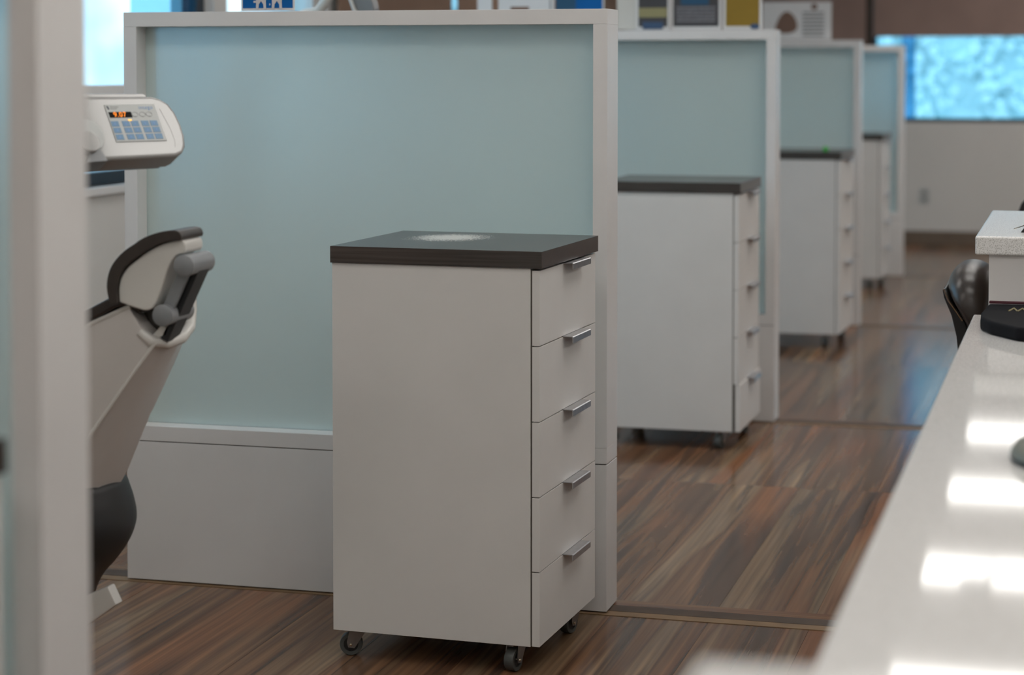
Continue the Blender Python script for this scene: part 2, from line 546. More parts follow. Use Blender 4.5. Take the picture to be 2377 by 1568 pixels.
# ------------------------------------------------------------------ room shell
XW, XE, YS, YN, ZC = -3.2, 4.6, -3.4, 15.6, 2.7
floor = struct('floor', MB().box(XW, XE, YS, YN, -0.12, -0.004), 'subfloor')
ceil = struct('ceiling', MB().box(XW, XE, YS, YN, ZC, ZC + 0.1), 'ceiling')
struct('wall_right', MB().box(XE, XE + 0.15, YS, YN, 0, ZC), 'wall')
struct('wall_back', MB().box(XW, XE, YS - 0.15, YS, 0, ZC), 'wall')

# left wall: piers between three windows
SILL, HEAD = 0.90, 2.35
lw = MB()
wins_l = [(3.9, 7.335), (7.46, 8.56), (8.75, 14.6)]
lw.box(XW - 0.18, XW, YS, YN, -0.1, SILL)
lw.box(XW - 0.18, XW, YS, YN, HEAD, ZC)
prev = YS
for a, b in wins_l:
    lw.box(XW - 0.18, XW, prev, a, SILL, HEAD)
    prev = b
lw.box(XW - 0.18, XW, prev, YN, SILL, HEAD)
struct('wall_left', lw, 'wall')
# far wall
fw = MB()
wins_f = [(-3.0, -1.62), (-1.53, 3.6)]
FS, FH = 0.90, 2.35
fw.box(XW, XE, YN, YN + 0.18, -0.1, FS)
fw.box(XW, XE, YN, YN + 0.18, FH, ZC)
prev = XW
for a, b in wins_f:
    fw.box(prev, a, YN, YN + 0.18, FS, FH)
    prev = b
fw.box(prev, XE, YN, YN + 0.18, FS, FH)
struct('wall_far', fw, 'wall')
struct('baseboard_far', MB().box(XW, XE, YN - 0.014, YN, 0, 0.095), 'baseb')
struct('baseboard_left', MB().box(XW, XW + 0.014, YS, YN - 0.014, 0, 0.095), 'baseb')


def window_left(name, y0, y1, transom=None, mull=(), fm='frame_dark', strip=None):
    w = empty(name, (XW, (y0 + y1) / 2, SILL), world=True)
    w['kind'] = 'structure'
    t = 0.045
    f = MB()
    x0, x1 = XW - 0.10, XW - 0.04
    f.box(x0, x1, y0, y1, SILL, SILL + t)
    f.box(x0, x1, y0, y1, HEAD - t, HEAD)
    f.box(x0, x1, y0, y0 + t, SILL + t, HEAD - t)
    f.box(x0, x1, y1 - t * 1.6, y1, SILL + t, HEAD - t)
    for y in mull:
        f.box(x0, x1, y - t / 2, y + t / 2, SILL + t, HEAD - t)
    f.build('window_frame', fm, w)
    if strip:
        MB().box(XW - 0.060, XW - 0.055, strip[0], strip[1], SILL + t, HEAD - t).build('tinted_strip', 'tint_light', w)
    if transom:
        MB().box(XW - 0.10, XW - 0.01, y0, y1 - t * 1.6, transom[0], transom[1]).build('transom_bar', 'paint', w, bevel=0.004)
    edges = [y0] + list(mull) + [y1]
    for a, b in zip(edges[:-1], edges[1:]):
        MB().box(XW - 0.073, XW - 0.067, a + 0.01, b - 0.01, SILL + 0.01, HEAD - 0.01).build('pane', 'pane', w)
    MB().box(XW - 0.04, XW + 0.02, y0, y1, SILL - 0.028, SILL).build('window_sill', 'paint', w, bevel=0.003)
    return w


window_left('window_1', *wins_l[0], transom=(1.165, 1.242), mull=(5.2,), strip=(6.74, 7.26))
window_left('window_2', *wins_l[1], fm='paint')
window_left('window_3', *wins_l[2], mull=(10.47, 12.4))


def window_far(name, x0, x1, mull=()):
    w = empty(name, ((x0 + x1) / 2, YN, FS), world=True)
    w['kind'] = 'structure'
    t = 0.03
    y0, y1 = YN + 0.04, YN + 0.10
    f = MB()
    f.box(x0, x1, y0, y1, FS, FS + t)
    f.box(x0, x1, y0, y1, FH - t, FH)
    f.box(x0, x0 + t, y0, y1, FS + t, FH - t)
    f.box(x1 - t, x1, y0, y1, FS + t, FH - t)
    f.build('window_frame', 'frame_dark', w)
    for m0, m1 in mull:
        MB().box(m0, m1, y0 - 0.006, y0, FS + t, FH - t).build('tinted_strip', 'frame_blue', w)
    es = [x0] + [0.5 * (a + b) for a, b in mull] + [x1]
    for a, b in zip(es[:-1], es[1:]):
        MB().box(a + 0.01, b - 0.01, YN + 0.067, YN + 0.073, FS + 0.01, FH - 0.01).build('pane', 'pane', w)
    return w


window_far('window_4', *wins_f[0])
window_far('window_5', *wins_f[1], mull=((-1.315, -1.215), (1.0, 1.1)))


# roller shades (tube + fabric + hem bar)
def shade_far(label, x0, x1, zb):
    # brown cloth, purplish light put into its colour

    t = empty('roller_shade', ((x0 + x1) / 2, YN - 0.06, 2.42), world=True)
    MB().box(x0, x1, YN - 0.035, YN - 0.032, zb + 0.03, 2.40).build('fabric', 'shade_far', t)
    MB().box(x0, x1, YN - 0.041, YN - 0.027, zb, zb + 0.03).build('hem_bar', 'shade_far', t, bevel=0.003)
    MB().lathe([(0.03, x0), (0.03, x1)], (0, YN - 0.045, 2.42), 16, 'X').build('roller_tube', 'shade_far', t)
    MB().box(x0 - 0.01, x0, YN - 0.09, YN - 0.003, 2.36, 2.47).build('bracket', 'frame_dark', t)
    MB().box(x1, x1 + 0.01, YN - 0.09, YN - 0.003, 2.36, 2.47).build('bracket', 'frame_dark', t)
    return tag(t, label, 'shade', 'brown roller shades')


struct('trim_5', MB().box(-1.602, -1.522, YN - 0.024, YN - 0.0005, FS, 2.34), 'jamb_brown')

shade_far('wide brown roller shade half lowered over the far bright window', -1.515, 3.6, 1.53)
shade_far('brown roller shade lowered on far wall behind the white sign sheet', -3.1, -1.575, 1.30)


def shade_left(label, y0, y1, zb):
    t = empty('roller_shade', (XW + 0.06, (y0 + y1) / 2, 2.42), world=True)
    MB().box(XW + 0.032, XW + 0.035, y0, y1, zb + 0.03, 2.40).build('fabric', 'shade', t)
    MB().box(XW + 0.027, XW + 0.041, y0, y1, zb, zb + 0.03).build('hem_bar', 'shade', t, bevel=0.003)
    MB().lathe([(0.03, y0), (0.03, y1)], (XW + 0.045, 0, 2.42), 16, 'Y').build('roller_tube', 'shade', t)
    MB().box(XW + 0.003, XW + 0.09, y0 - 0.01, y0, 2.36, 2.47).build('bracket', 'frame_dark', t)
    MB().box(XW + 0.003, XW + 0.09, y1, y1 + 0.01, 2.36, 2.47).build('bracket', 'frame_dark', t)
    return tag(t, label, 'shade', 'brown roller shades')


shade_left('brown roller shade above the near partition, left of the blue gap', 8.60, 10.31, 1.32)
shade_left('brown roller shade above the near partition, right of the blue gap', 10.40, 14.6, 1.32)

# floor planks, row by row between the cross strips
PW = 0.235
edges_x = []
x = -0.603
while x > XW:
    x -= PW
x += PW
edges_x.append(XW + 0.015)
while x < 1.0:
    if x - edges_x[-1] > 0.03:
        edges_x.append(x)
    x += PW
P_Y = [2.0185, 4.783, 7.548, 10.50, 13.08]
rows = [(2.16, 3.30), (3.30, 4.768)]
strips = []
for i, y in enumerate(P_Y[1:]):
    strips.append((y - 0.015, y + 0.128))
    nxt = (P_Y[i + 2] - 0.015) if i + 2 < len(P_Y) else YN - 0.014
    mid = y + 1.607 if i + 2 < len(P_Y) else y + 1.4
    rows += [(y + 0.128, mid), (mid, nxt)]
unit = MB().box(0, 1, 0, 1, -0.004, 0).mesh('plank', 'wood', smooth=0)
for ya, yb in rows:
    for xa, xb in zip(edges_x[:-1], edges_x[1:]):
        o = bpy.data.objects.new('plank', unit)
        COL.objects.link(o)
        o.parent = floor
        o.location = (xa + 0.0003, ya + 0.0003, random.uniform(-0.0003, 0))
        o.scale = (xb - xa - 0.0006, yb - ya - 0.0006, 1)
x_end = edges_x[-1]
# the unseen remainder under the counter and behind the camera
struct('floor', MB().box(x_end, XE, YS, YN, -0.004, 0).box(XW, x_end, YS, 2.16, -0.004, 0), 'wood', floor)

for i, (ya, yb) in enumerate(strips):
    t = empty('trim_%d' % (i + 1), (-1.0, (ya + yb) / 2, 0), world=True)
    t['kind'] = 'structure'
    w = yb - ya
    x0 = -1.08
    MB().box(XW + 0.015, x0 + 1.95, ya, ya + w * 0.27, -0.004, 0.0012).build('strip_board', 'strip_tan', t)
    MB().box(XW + 0.015, x0 + 1.95, ya + w * 0.28, ya + w * 0.66, -0.004, 0.0015).build('strip_board', 'strip_dark', t)
    MB().box(XW + 0.015, x0 + 1.95, ya + w * 0.67, yb, -0.004, 0.0012).build('strip_board', 'wood_x', t)


# ------------------------------------------------------------------ ceiling lights (one row seen as counter reflections, side panels added)
def make_light(x0, y0):
    w, d = 1.2, 0.6
    t = empty('ceiling_light', (x0 + w / 2, y0 + d / 2, ZC), world=True)
    z0 = ZC - 0.012
    MB().box(x0, x0 + w, y0, y0 + 0.02, z0, ZC).box(x0, x0 + w, y0 + d - 0.02, y0 + d, z0, ZC) \
        .box(x0, x0 + 0.02, y0 + 0.02, y0 + d - 0.02, z0, ZC).box(x0 + w - 0.02, x0 + w, y0 + 0.02, y0 + d - 0.02, z0, ZC) \
        .build('light_frame', 'ceiling', t)
    MB().box(x0 + 0.02, x0 + w - 0.02, y0 + 0.02, y0 + d - 0.02, ZC - 0.007, ZC - 0.002).build('diffuser', 'lamp', t)
    tag(t, 'bright rectangular ceiling light panel mirrored in the white counter', 'light', 'rectangular ceiling light panels')
    return t


proto = make_light(-0.76, 14.03)
for yy in (12.03, 10.03, 8.03, 6.03, 4.03, 2.03, 0.03, -1.97):
    c = copy_tree(proto)
    c.location.y += yy - 14.03
for xx, yys in ((-2.75, (11.6, 6.0, 3.1, 0.3)), (1.6, (14.03, 12.03, 10.03, 8.03, 6.03, 4.03, 2.03, 0.03, -1.97)), (3.2, (11.03, 6.0, 0.3))):  # extra panels added out of view to brighten bays and partition ends
    for yy in yys:
        c = copy_tree(proto)
        c.location.x += xx + 0.76
        c.location.y += yy - 14.03
        c['label'] = 'added rectangular ceiling light panel out of view, brightening the side of the room'
        c['group'] = 'added ceiling light panels out of view'

blot_item = empty('blot_fitting', (-0.46, 10.06, ZC), world=True)  # invented ceiling item, added to block light in the counter reflection
MB().lathe([(0.07, -0.05), (0.078, -0.03), (0.075, 0)], (-0.48, 9.99, ZC), 24).build('mount', 'joint', blot_item)
MB().tube([(-0.48, 9.99, ZC - 0.04), (-0.41, 10.13, ZC - 0.045)], 0.010).build('neck', 'joint', blot_item)
MB().ball((-0.402, 10.145, ZC - 0.045), 0.026, 0.026, 0.026).build('blot_ball', 'joint', blot_item)
tag(blot_item, 'small grey ball on ceiling, added for the dark blot in the counter reflection', 'camera')


# ------------------------------------------------------------------ partitions
PX0, PX1, PT, PH, PZS = -2.333, -1.086, 0.113, 1.4395, 0.357
FWD, FHT, RAIL = 0.035, 0.036, 0.396


def make_partition():
    W = PX1 - PX0
    t = empty('partition', (PX0, P_Y[1], 0))
    bv = 0.0015
    MB().box(0.0, W, 0.0, PT, 0.004, PZS - 0.0012).build('base_panel', 'paint', t, bevel=bv)
    MB().box(0.004, W - 0.004, 0.004, PT - 0.004, PZS - 0.0012, PZS + 0.0012).build('joint_line', 'dark_gap', t)
    MB().box(0.0, W, 0.0, PT, PZS + 0.0012, RAIL).build('bottom_rail', 'paint', t, bevel=bv)
    MB().box(0.0, W, 0.0, PT, PH - FHT, PH).build('top_rail', 'paint', t, bevel=bv)
    MB().box(0.0, FWD, 0.0, PT, RAIL, PH - FHT).build('post', 'paint', t, bevel=0.0008)
    MB().box(W - FWD, W, 0.0, PT, RAIL, PH - FHT).build('post', 'paint', t, bevel=0.0008)
    MB().box(FWD, W - FWD, 0.054, 0.064, RAIL, PH - FHT).build('pane', 'frost', t)
    return t


part = make_partition()
plabels = ['white partition blurred in the left foreground, only its right post showing',
           'sharp white-framed frosted glass partition behind the nearest drawer cabinet',
           'white-framed frosted glass partition, second in line, with flyers along its top',
           'blurred white-framed frosted partition, third in line, carrying a white sign sheet',
           'farthest blurred partition with bluish frosted glass near the far window']
for i, y in enumerate(P_Y):
    p = part if i == 1 else copy_tree(part)
    p.location = (PX0, y, 0)
    tag(p, plabels[i], 'partition', 'frosted glass partitions in a row')


# ------------------------------------------------------------------ drawer cabinets
CW, CD, CT, CB = 0.4836, 0.4507, 0.911, 0.0625
TOPT = 0.0365


def caster(c, name, x, y, swivel):
    ca = bpy.data.objects.new(name, None)
    COL.objects.link(ca)
    ca.parent = c
    ca.location = (x, y, 0)
    ca.rotation_euler = (0, 0, swivel)
    ca.empty_display_size = 0.02
    r = 0.025
    # offset wheel: axle along local y
    MB().box(-0.024, 0.024, -0.022, 0.022, CB - 0.003, CB).build('plate', 'steel', ca)
    for s in (-1, 1):
        pts = [(-0.020, CB - 0.003), (0.018, CB - 0.003), (-0.010, r - 0.008), (-0.024, r - 0.006), (-0.027, r + 0.006)]
        MB().xz(pts, s * 0.0145 - 0.001, s * 0.0145 + 0.001).build('fork', 'steel', ca)
    MB().lathe([(0.0165, -0.011), (r - 0.001, -0.011), (r, -0.009), (r, 0.009), (r - 0.001, 0.011), (0.0165, 0.011), (0.0165, -0.011)], (-0.018, 0, r), 28, 'Y', cap=False).build('tyre', 'rubber', ca)
    MB().lathe([(0.0163, -0.0085), (0.0163, 0.0085)], (-0.018, 0, r), 24, 'Y').build('hub', 'black', ca)
    MB().lathe([(0.001, -0.0185), (0.003, -0.018), (0.0035, -0.0165), (0.0035, 0.0165), (0.003, 0.018), (0.001, 0.0185)], (-0.018, 0, r), 12, 'Y').build('axle', 'brass', ca)
    return ca


def make_cabinet():
    """origin: floor point below the near right corner of the top; x to the right, y away"""
    t = empty('drawer_cabinet')
    zb = CT - TOPT
    xg = -0.026                        # carcass front edge
    b = MB()
    b.box(-CW + 0.003, xg, 0.004, 0.020, CB, zb)                       # near side panel
    b.box(-CW + 0.003, xg, CD - 0.020, CD - 0.004, CB, zb)             # far side panel
    b.box(-CW + 0.003, -CW + 0.019, 0.020, CD - 0.020, CB, zb)         # back
    b.box(-CW + 0.019, xg, 0.020, CD - 0.020, CB, CB + 0.016)          # bottom
    b.box(-CW + 0.019, xg, 0.020, CD - 0.020, zb - 0.016, zb)          # top stretcher
    b.build('body', 'melamine', t, bevel=0.0008)
    MB().box(xg, xg + 0.0035, 0.007, CD - 0.007, CB + 0.002, zb - 0.002).build('shadow_gap', 'dark_gap', t)
    MB().box(-CW, 0.0, 0.0, CD, zb, CT).build('top', 'lam', t, bevel=0.0007)
    zs = [0.871, 0.7085, 0.5465, 0.3850, 0.2240, CB]
    x0, x1 = xg + 0.0035, -0.0055
    for i in range(5):
        top, bot = zs[i], zs[i + 1]
        d = MB().box(x0, x1, 0.004, CD - 0.004, bot + 0.0012, top - 0.0012).build('drawer', 'melamine', t, bevel=0.0008)
        h0, h1 = CD * 0.40, CD * 0.72
        pr = [(x0 + 0.002, top), (x0 + 0.002, top - 0.0018 + 0.0035), (x1 + 0.022, top - 0.0018 + 0.0035),
              (x1 + 0.0235, top + 0.0002), (x1 + 0.0235, top - 0.013), (x1 + 0.0215, top - 0.013), (x1 + 0.0215, top - 0.0012), (x1, top - 0.0012)]
        pr = [(x0 + 0.002, top - 0.0008), (x0 + 0.002, top + 0.0008), (x1 + 0.0215, top + 0.0008), (x1 + 0.0235, top - 0.001),
              (x1 + 0.0235, top - 0.0135), (x1 + 0.0215, top - 0.0135), (x1 + 0.0213, top - 0.0022), (x1 + 0.020, top - 0.0010)]
        MB().xz(pr, h0, h1).build('handle', 'alu', d)
    caster(t, 'caster', -0.070, 0.050, R(80))
    caster(t, 'caster', -CW + 0.047, 0.048, R(18))
    caster(t, 'caster', -0.040, CD - 0.075, R(75))
    caster(t, 'caster', -CW + 0.060, CD - 0.060, R(-40))
    return t


cab = make_cabinet()
cabs = [(-1.107, 1.500, -0.0406, 'white drawer cabinet at the left picture edge, only its dark top corner showing'),
        (-1.1043, 4.2393, -0.0406, 'sharp white five-drawer cabinet on casters with a worn pale spot on its dark top'),
        (-1.118, 6.955, -0.003, 'white five-drawer cabinet on casters in front of the second frosted partition'),
        (-1.083, 9.640, -0.030, 'blurred white drawer cabinet with a tiny green item on its dark top'),
        (-1.138, 12.300, -0.012, 'farthest small blurred white drawer cabinet by the bluish glass')]
cab_objs = []
src = [cab]
for i, (x, y, rz, lab) in enumerate(cabs):
    o = cab if i == 0 else copy_tree(cab)
    o.location = (x, y, 0)
    o.rotation_euler = (0, 0, rz)
    tag(o, lab, 'cabinet', 'white drawer cabinets on casters')
    cab_objs.append(o)
for ch in cab_objs[1].children:
    if ch.name.startswith('top'):
        ch.data = ch.data.copy()
        ch.data.materials[0] = M['lam_scuff']
        ch['label'] = 'dark laminate top with a round pale worn patch'

for ch in cab_objs[2].children:
    if ch.name.startswith('drawer') and abs(min(v.co.z for v in ch.data.vertices) - CB) < 0.01:
        ch.location.x += 0.006          # bottom drawer not quite shut

gi = MB().lathe([(0.010, 0), (0.0145, 0.003), (0.0145, 0.010), (0.011, 0.018), (0.006, 0.023), (0.001, 0.024)], (-1.163, 9.705, CT), 20)
thing1('bottle_cap', gi, 'green', 'tiny bright green cap on the dark top of the third cabinet', 'cap', (-1.163, 9.705, CT))

# ------------------------------------------------------------------ counter on the right
ctr = empty('counter', (0.5, 3.0, 0), world=True)
MB().box(-0.231, 1.25, 1.27, 4.640, 0.722, 0.76).build('worktop', 'quartz', ctr, bevel=0.004, seg=3)
MB().box(0.12, 1.15, 1.40, 4.60, 0.09, 0.722).build('base_carcass', 'melamine', ctr)
MB().box(0.17, 1.10, 1.45, 4.55, 0.0, 0.09).build('plinth', 'baseb', ctr)
tag(ctr, 'low glossy white quartz counter reflecting ceiling lights in the right foreground', 'counter')


def raised(label, y0, y1, panel_y, x0p):
    t = empty('raised_counter', (0.5, panel_y, 0), world=True)
    MB().box(-0.228, 1.27, y0, y1, 0.892, 0.933).build('slab', 'quartz_honed', t, bevel=0.005, seg=3)
    MB().box(x0p, 1.25, panel_y, panel_y + 0.04, 0.0, 0.892).build('front_panel', 'paint', t, bevel=0.001)
    MB().box(1.0, 1.25, min(y0, panel_y) + 0.06, max(y1, panel_y) - 0.06, 0.0, 0.892).build('side_panel', 'paint', t) if False else None
    return tag(t, label, 'counter', 'raised counter ends')


raised('raised white counter end with thick speckled slab beyond the black pouch', 4.628, 5.48, 4.6405, -0.199)
raised('raised white counter end nearest the camera, a blur at the bottom edge', 0.62, 1.262, 1.225, -0.199)

# black pouch with gold lettering traces on the counter
po = empty('pouch', (-0.10, 4.40, 0.76), world=True)
outl = [(-0.198, 4.612), (0.06, 4.628), (0.07, 4.23), (0.0, 4.165), (-0.06, 4.168), (-0.125, 4.200), (-0.180, 4.290), (-0.203, 4.36), (-0.206, 4.45)]
ppb = MB().prism(outl, (0, 0, 0), (1, 0, 0), (0, 1, 0), (0, 0, 1), 0.7601, 0.788)
ppb.build('pouch_body', 'black_cloth', po, bevel=0.008, seg=3)
MB().box(-0.196, 0.05, 4.600, 4.614, 0.789, 0.7945).build('edge_band', 'maroon', po, bevel=0.002)
zz = [(-0.150, 4.475), (-0.141, 4.53), (-0.132, 4.475), (-0.123, 4.53), (-0.114, 4.475), (-0.105, 4.53), (-0.098, 4.475), (-0.098, 4.53)]
for a, b in zip(zz[:-1], zz[1:]):
    MB().tube([(a[0], a[1], 0.7885), (b[0], b[1], 0.7885)], 0.0018, 6).build('gold_stroke', 'gold', po)
tag(po, 'black cloth pouch with gold lettering lying against the raised counter', 'pouch')

ms = empty('computer_mouse', (-0.045, 2.95, 0.76), world=True)
MB().lathe([(0.044, 0.0006), (0.047, 0.004), (0.046, 0.008)], (-0.048, 2.935, 0.76), 28, sy=1.9).build('mouse_base', 'black', ms)
MB().lathe([(0.0465, 0.0082), (0.045, 0.014), (0.038, 0.024), (0.026, 0.030), (0.010, 0.0325), (0.001, 0.033)], (-0.048, 2.935, 0.76), 28, sy=1.9).build('mouse_shell', 'grey_plastic', ms)
tag(ms, 'blurred dark grey rounded mouse at the right edge of the low counter', 'mouse')

cl = empty('binder_clip', (-0.115, 4.765, 0.933), world=True)
MB().xz([(-0.135, 0.9332), (-0.095, 0.9332), (-0.108, 0.952), (-0.122, 0.952)], 4.755, 4.775).build('clip_body', 'black', cl, bevel=0.001)
MB().tube([(-0.122, 4.765, 0.951), (-0.150, 4.76, 0.940), (-0.150, 4.77, 0.940), (-0.120, 4.768, 0.951)], 0.0012, 6).build('clip_wire', 'chrome', cl)
tag(cl, 'small dark clip on the raised speckled slab at the right edge', 'clip')

# ------------------------------------------------------------------ leather chair beside the raised counter
st = empty('leather_chair', (-0.08, 5.30, 0), world=True)


def rounded_extrude(profile, y0, y1, n=26, p=3.0):
    cxm = sum(a for a, b in profile) / len(profile)
    czm = sum(b for a, b in profile) / len(profile)
    loops = []
    for i in range(n + 1):
        u = -1 + 2 * i / n
        s = math.sin(math.pi / 2 * u)
        k = max(0.05, max(0.0, 1 - abs(s) ** p) ** (1 / p))
        yy = (y0 + y1) / 2 + (y1 - y0) / 2 * s
        loops.append([(cxm + (a - cxm) * k, yy, czm + (b - czm) * k) for a, b in profile])
    return loops


def smooth_poly(pts, n=3):
    for _ in range(n):
        q = []
        for i in range(len(pts)):
            a, b = pts[i], pts[(i + 1) % len(pts)]
            q.append((a[0] * .75 + b[0] * .25, a[1] * .75 + b[1] * .25))
            q.append((a[0] * .25 + b[0] * .75, a[1] * .25 + b[1] * .75))
        pts = q
    return pts


cush = smooth_poly([(-0.262, 0.665), (-0.292, 0.722), (-0.320, 0.770), (-0.312, 0.800), (-0.285, 0.822), (-0.245, 0.822), (-0.208, 0.795),
                    (-0.196, 0.74), (-0.200, 0.66), (-0.205, 0.56), (-0.225, 0.50), (-0.245, 0.56)], 2)
MB().loft(rounded_extrude(cush, 5.00, 5.47, p=3.0)).build('backrest', 'leather', st, smooth=60)
shl = [(-0.326, 0.768), (-0.319, 0.768), (-0.298, 0.728), (-0.272, 0.690), (-0.256, 0.650), (-0.250, 0.59), (-0.236, 0.50), (-0.205, 0.44), (-0.245, 0.44),
       (-0.275, 0.52), (-0.286, 0.60), (-0.292, 0.655), (-0.304, 0.705), (-0.322, 0.748)]
MB().xz(shl, 5.07, 5.43).build('back_shell', 'boot', st, bevel=0.004, seg=2)
MB().tube([(-0.321, 5.065, 0.770), (-0.310, 5.066, 0.742), (-0.292, 5.067, 0.716), (-0.277, 5.068, 0.694)], 0.0035, 8).build('metal_rim', 'chrome', st)
seat = smooth_poly([(-0.24, 0.42), (-0.24, 0.48), (-0.20, 0.50), (0.16, 0.50), (0.20, 0.48), (0.20, 0.43), (0.16, 0.42)], 2)
MB().loft(rounded_extrude(seat, 5.02, 5.46, p=4)).build('seat', 'leather', st, smooth=60)
MB().lathe([(0.03, 0.06), (0.03, 0.30), (0.022, 0.30), (0.022, 0.43)], (-0.02, 5.24, 0), 20).build('gas_column', 'chrome', st)
for k in range(5):
    a = R(20 + 72 * k)
    e = Vector((-0.02 + 0.23 * math.cos(a), 5.24 + 0.23 * math.sin(a), 0.065))
    lg = MB().tube([(-0.02, 5.24, 0.10), tuple(e)], [0.02, 0.013], 8).build('leg', 'chrome', st)
    MB().lathe([(0.022, -0.012), (0.025, -0.008), (0.025, 0.008), (0.022, 0.012)], (e.x, e.y, 0.0255), 16, 'Y').build('wheel', 'black', lg)
tag(st, 'dark brown leather chair with curved padded back beside the raised counter', 'chair')

# dark chair back further off, peeping over the raised slab at the right edge
dc = empty('desk_chair', (0.02, 6.75, 0), world=True)
bk = smooth_poly([(-0.215, 0.60), (-0.205, 0.86), (-0.15, 0.93), (0.15, 0.93), (0.21, 0.86), (0.21, 0.60), (0.15, 0.55), (-0.15, 0.55)], 2)
MB().xz(bk, 6.49, 6.53).build('backrest', 'black', dc, bevel=0.006)
MB().box(-0.2, 0.2, 6.56, 6.98, 0.43, 0.49).build('seat', 'black', dc, bevel=0.02, seg=3)
MB().box(-0.03, 0.03, 6.50, 6.60, 0.40, 0.62).build('back_bracket', 'black', dc, bevel=0.003)
MB().lathe([(0.025, 0.05), (0.025, 0.43)], (0.0, 6.77, 0), 16).build('gas_column', 'steel', dc)
for k in range(5):
    a = R(10 + 72 * k)
    e = Vector((0.24 * math.cos(a), 6.77 + 0.24 * math.sin(a), 0.06))
    lg = MB().tube([(0.0, 6.77, 0.09), tuple(e)], [0.02, 0.013], 8).build('leg', 'black', dc)
    MB().lathe([(0.022, -0.012), (0.025, -0.008), (0.025, 0.008), (0.022, 0.012)], (e.x, e.y, 0.0255), 16, 'Y').build('wheel', 'black', lg)
tag(dc, 'black desk chair back just showing over the raised slab at right edge', 'chair')

# ------------------------------------------------------------------ dental chair
dch = empty('dental_chair', (-2.05, 3.68, 0), world=True)
ZV = Vector
# back shell: loft from bottom to top; loop = cushion near, edge near, bulge, far edge, cushion far
rowsL = []
near_c = [(-2.06, 0.520), (-1.985, 0.640), (-1.905, 0.745), (-1.802, 0.818), (-1.750, 0.843), (-1.726, 0.853)]
near_n = [(-1.925, 0.440), (-1.872, 0.512), (-1.802, 0.611), (-1.725, 0.716), (-1.690, 0.762), (-1.674, 0.783)]
far_f = [(-1.838, 0.450), (-1.800, 0.515), (-1.752, 0.626), (-1.702, 0.725), (-1.682, 0.770), (-1.675, 0.790)]
for (ca, cz), (na, nz), (fa, fz) in zip(near_c, near_n, far_f):
    yN, yF = 3.55, 3.70
    mx_, mz_ = (na + fa) / 2, (nz + fz) / 2
    mid = (na + fa) / 2 + 0.022
    rowsL.append([(ca, yN, cz), ((ca + na) / 2, yN - 0.006, (cz + nz) / 2), (na, yN, nz), (na * .7 + fa * .3 + 0.010, yN + 0.04, nz * .7 + fz * .3 - 0.008),
                  (mid - 0.004, 3.625, mz_ - 0.008), (fa, yF, fz), (fa - 0.03, yF + 0.06, fz + 0.02), (ca, yF + 0.08, cz)])
MB().loft(rowsL).build('back_shell', 'shell', dch, bevel=0.006, seg=2, smooth=50)
# rim of the scooped top end
MB().tube([(-1.703, 3.552, 0.806), (-1.683, 3.554, 0.789), (-1.662, 3.58, 0.782), (-1.650, 3.62, 0.788), (-1.655, 3.67, 0.802), (-1.664, 3.70, 0.830), (-1.664, 3.705, 0.858)],
          [0.010, 0.012, 0.012, 0.012, 0.011, 0.010, 0.007], 10).build('scoop_rim', 'shellw', dch, smooth=60)
MB().tube([(-1.722, 3.552, 0.853), (-1.802, 3.552, 0.818), (-1.905, 3.552, 0.748)], 0.005, 8).build('edge_trim_and_glint', 'shellw', dch)
MB().tube([(-1.672, 3.552, 0.786), (-1.725, 3.549, 0.716), (-1.802, 3.549, 0.611), (-1.872, 3.549, 0.512)], 0.0042, 8).build('edge_trim_and_glint', 'shellw', dch)  # bright highlight on the shell edge, shaped as a pale tube
MB().tube([(-1.727, 3.60, 0.861), (-1.706, 3.60, 0.845), (-1.694, 3.60, 0.815), (-1.676, 3.60, 0.803)], [0.013, 0.014, 0.014, 0.010], 12).build('cushion_lip', 'leather', dch, smooth=60)
# back cushion
cb = [(-1.698, 0.838), (-1.700, 0.852), (-1.714, 0.870), (-1.738, 0.877), (-1.770, 0.865), (-1.814, 0.842), (-1.921, 0.766), (-2.004, 0.656), (-2.085, 0.53), (-2.06, 0.522),
      (-1.982, 0.645), (-1.905, 0.752), (-1.802, 0.824), (-1.750, 0.850), (-1.722, 0.856)]
MB().xz(cb, 3.545, 3.79).build('back_cushion', 'leather', dch, bevel=0.006, seg=3)
# headrest
def spline(pts, k=4):
    out = []
    n = len(pts)
    for i in range(n - 1):
        p0, p1, p2, p3 = pts[max(i - 1, 0)], pts[i], pts[i + 1], pts[min(i + 2, n - 1)]
        for j in range(k):
            t = j / k
            out.append(tuple(0.5 * (2 * p1[c] + (p2[c] - p0[c]) * t + (2 * p0[c] - 5 * p1[c] + 4 * p2[c] - p3[c]) * t * t
                                    + (3 * p1[c] - p0[c] - 3 * p2[c] + p3[c]) * t ** 3) for c in (0, 1)))
    return out + [pts[-1]]


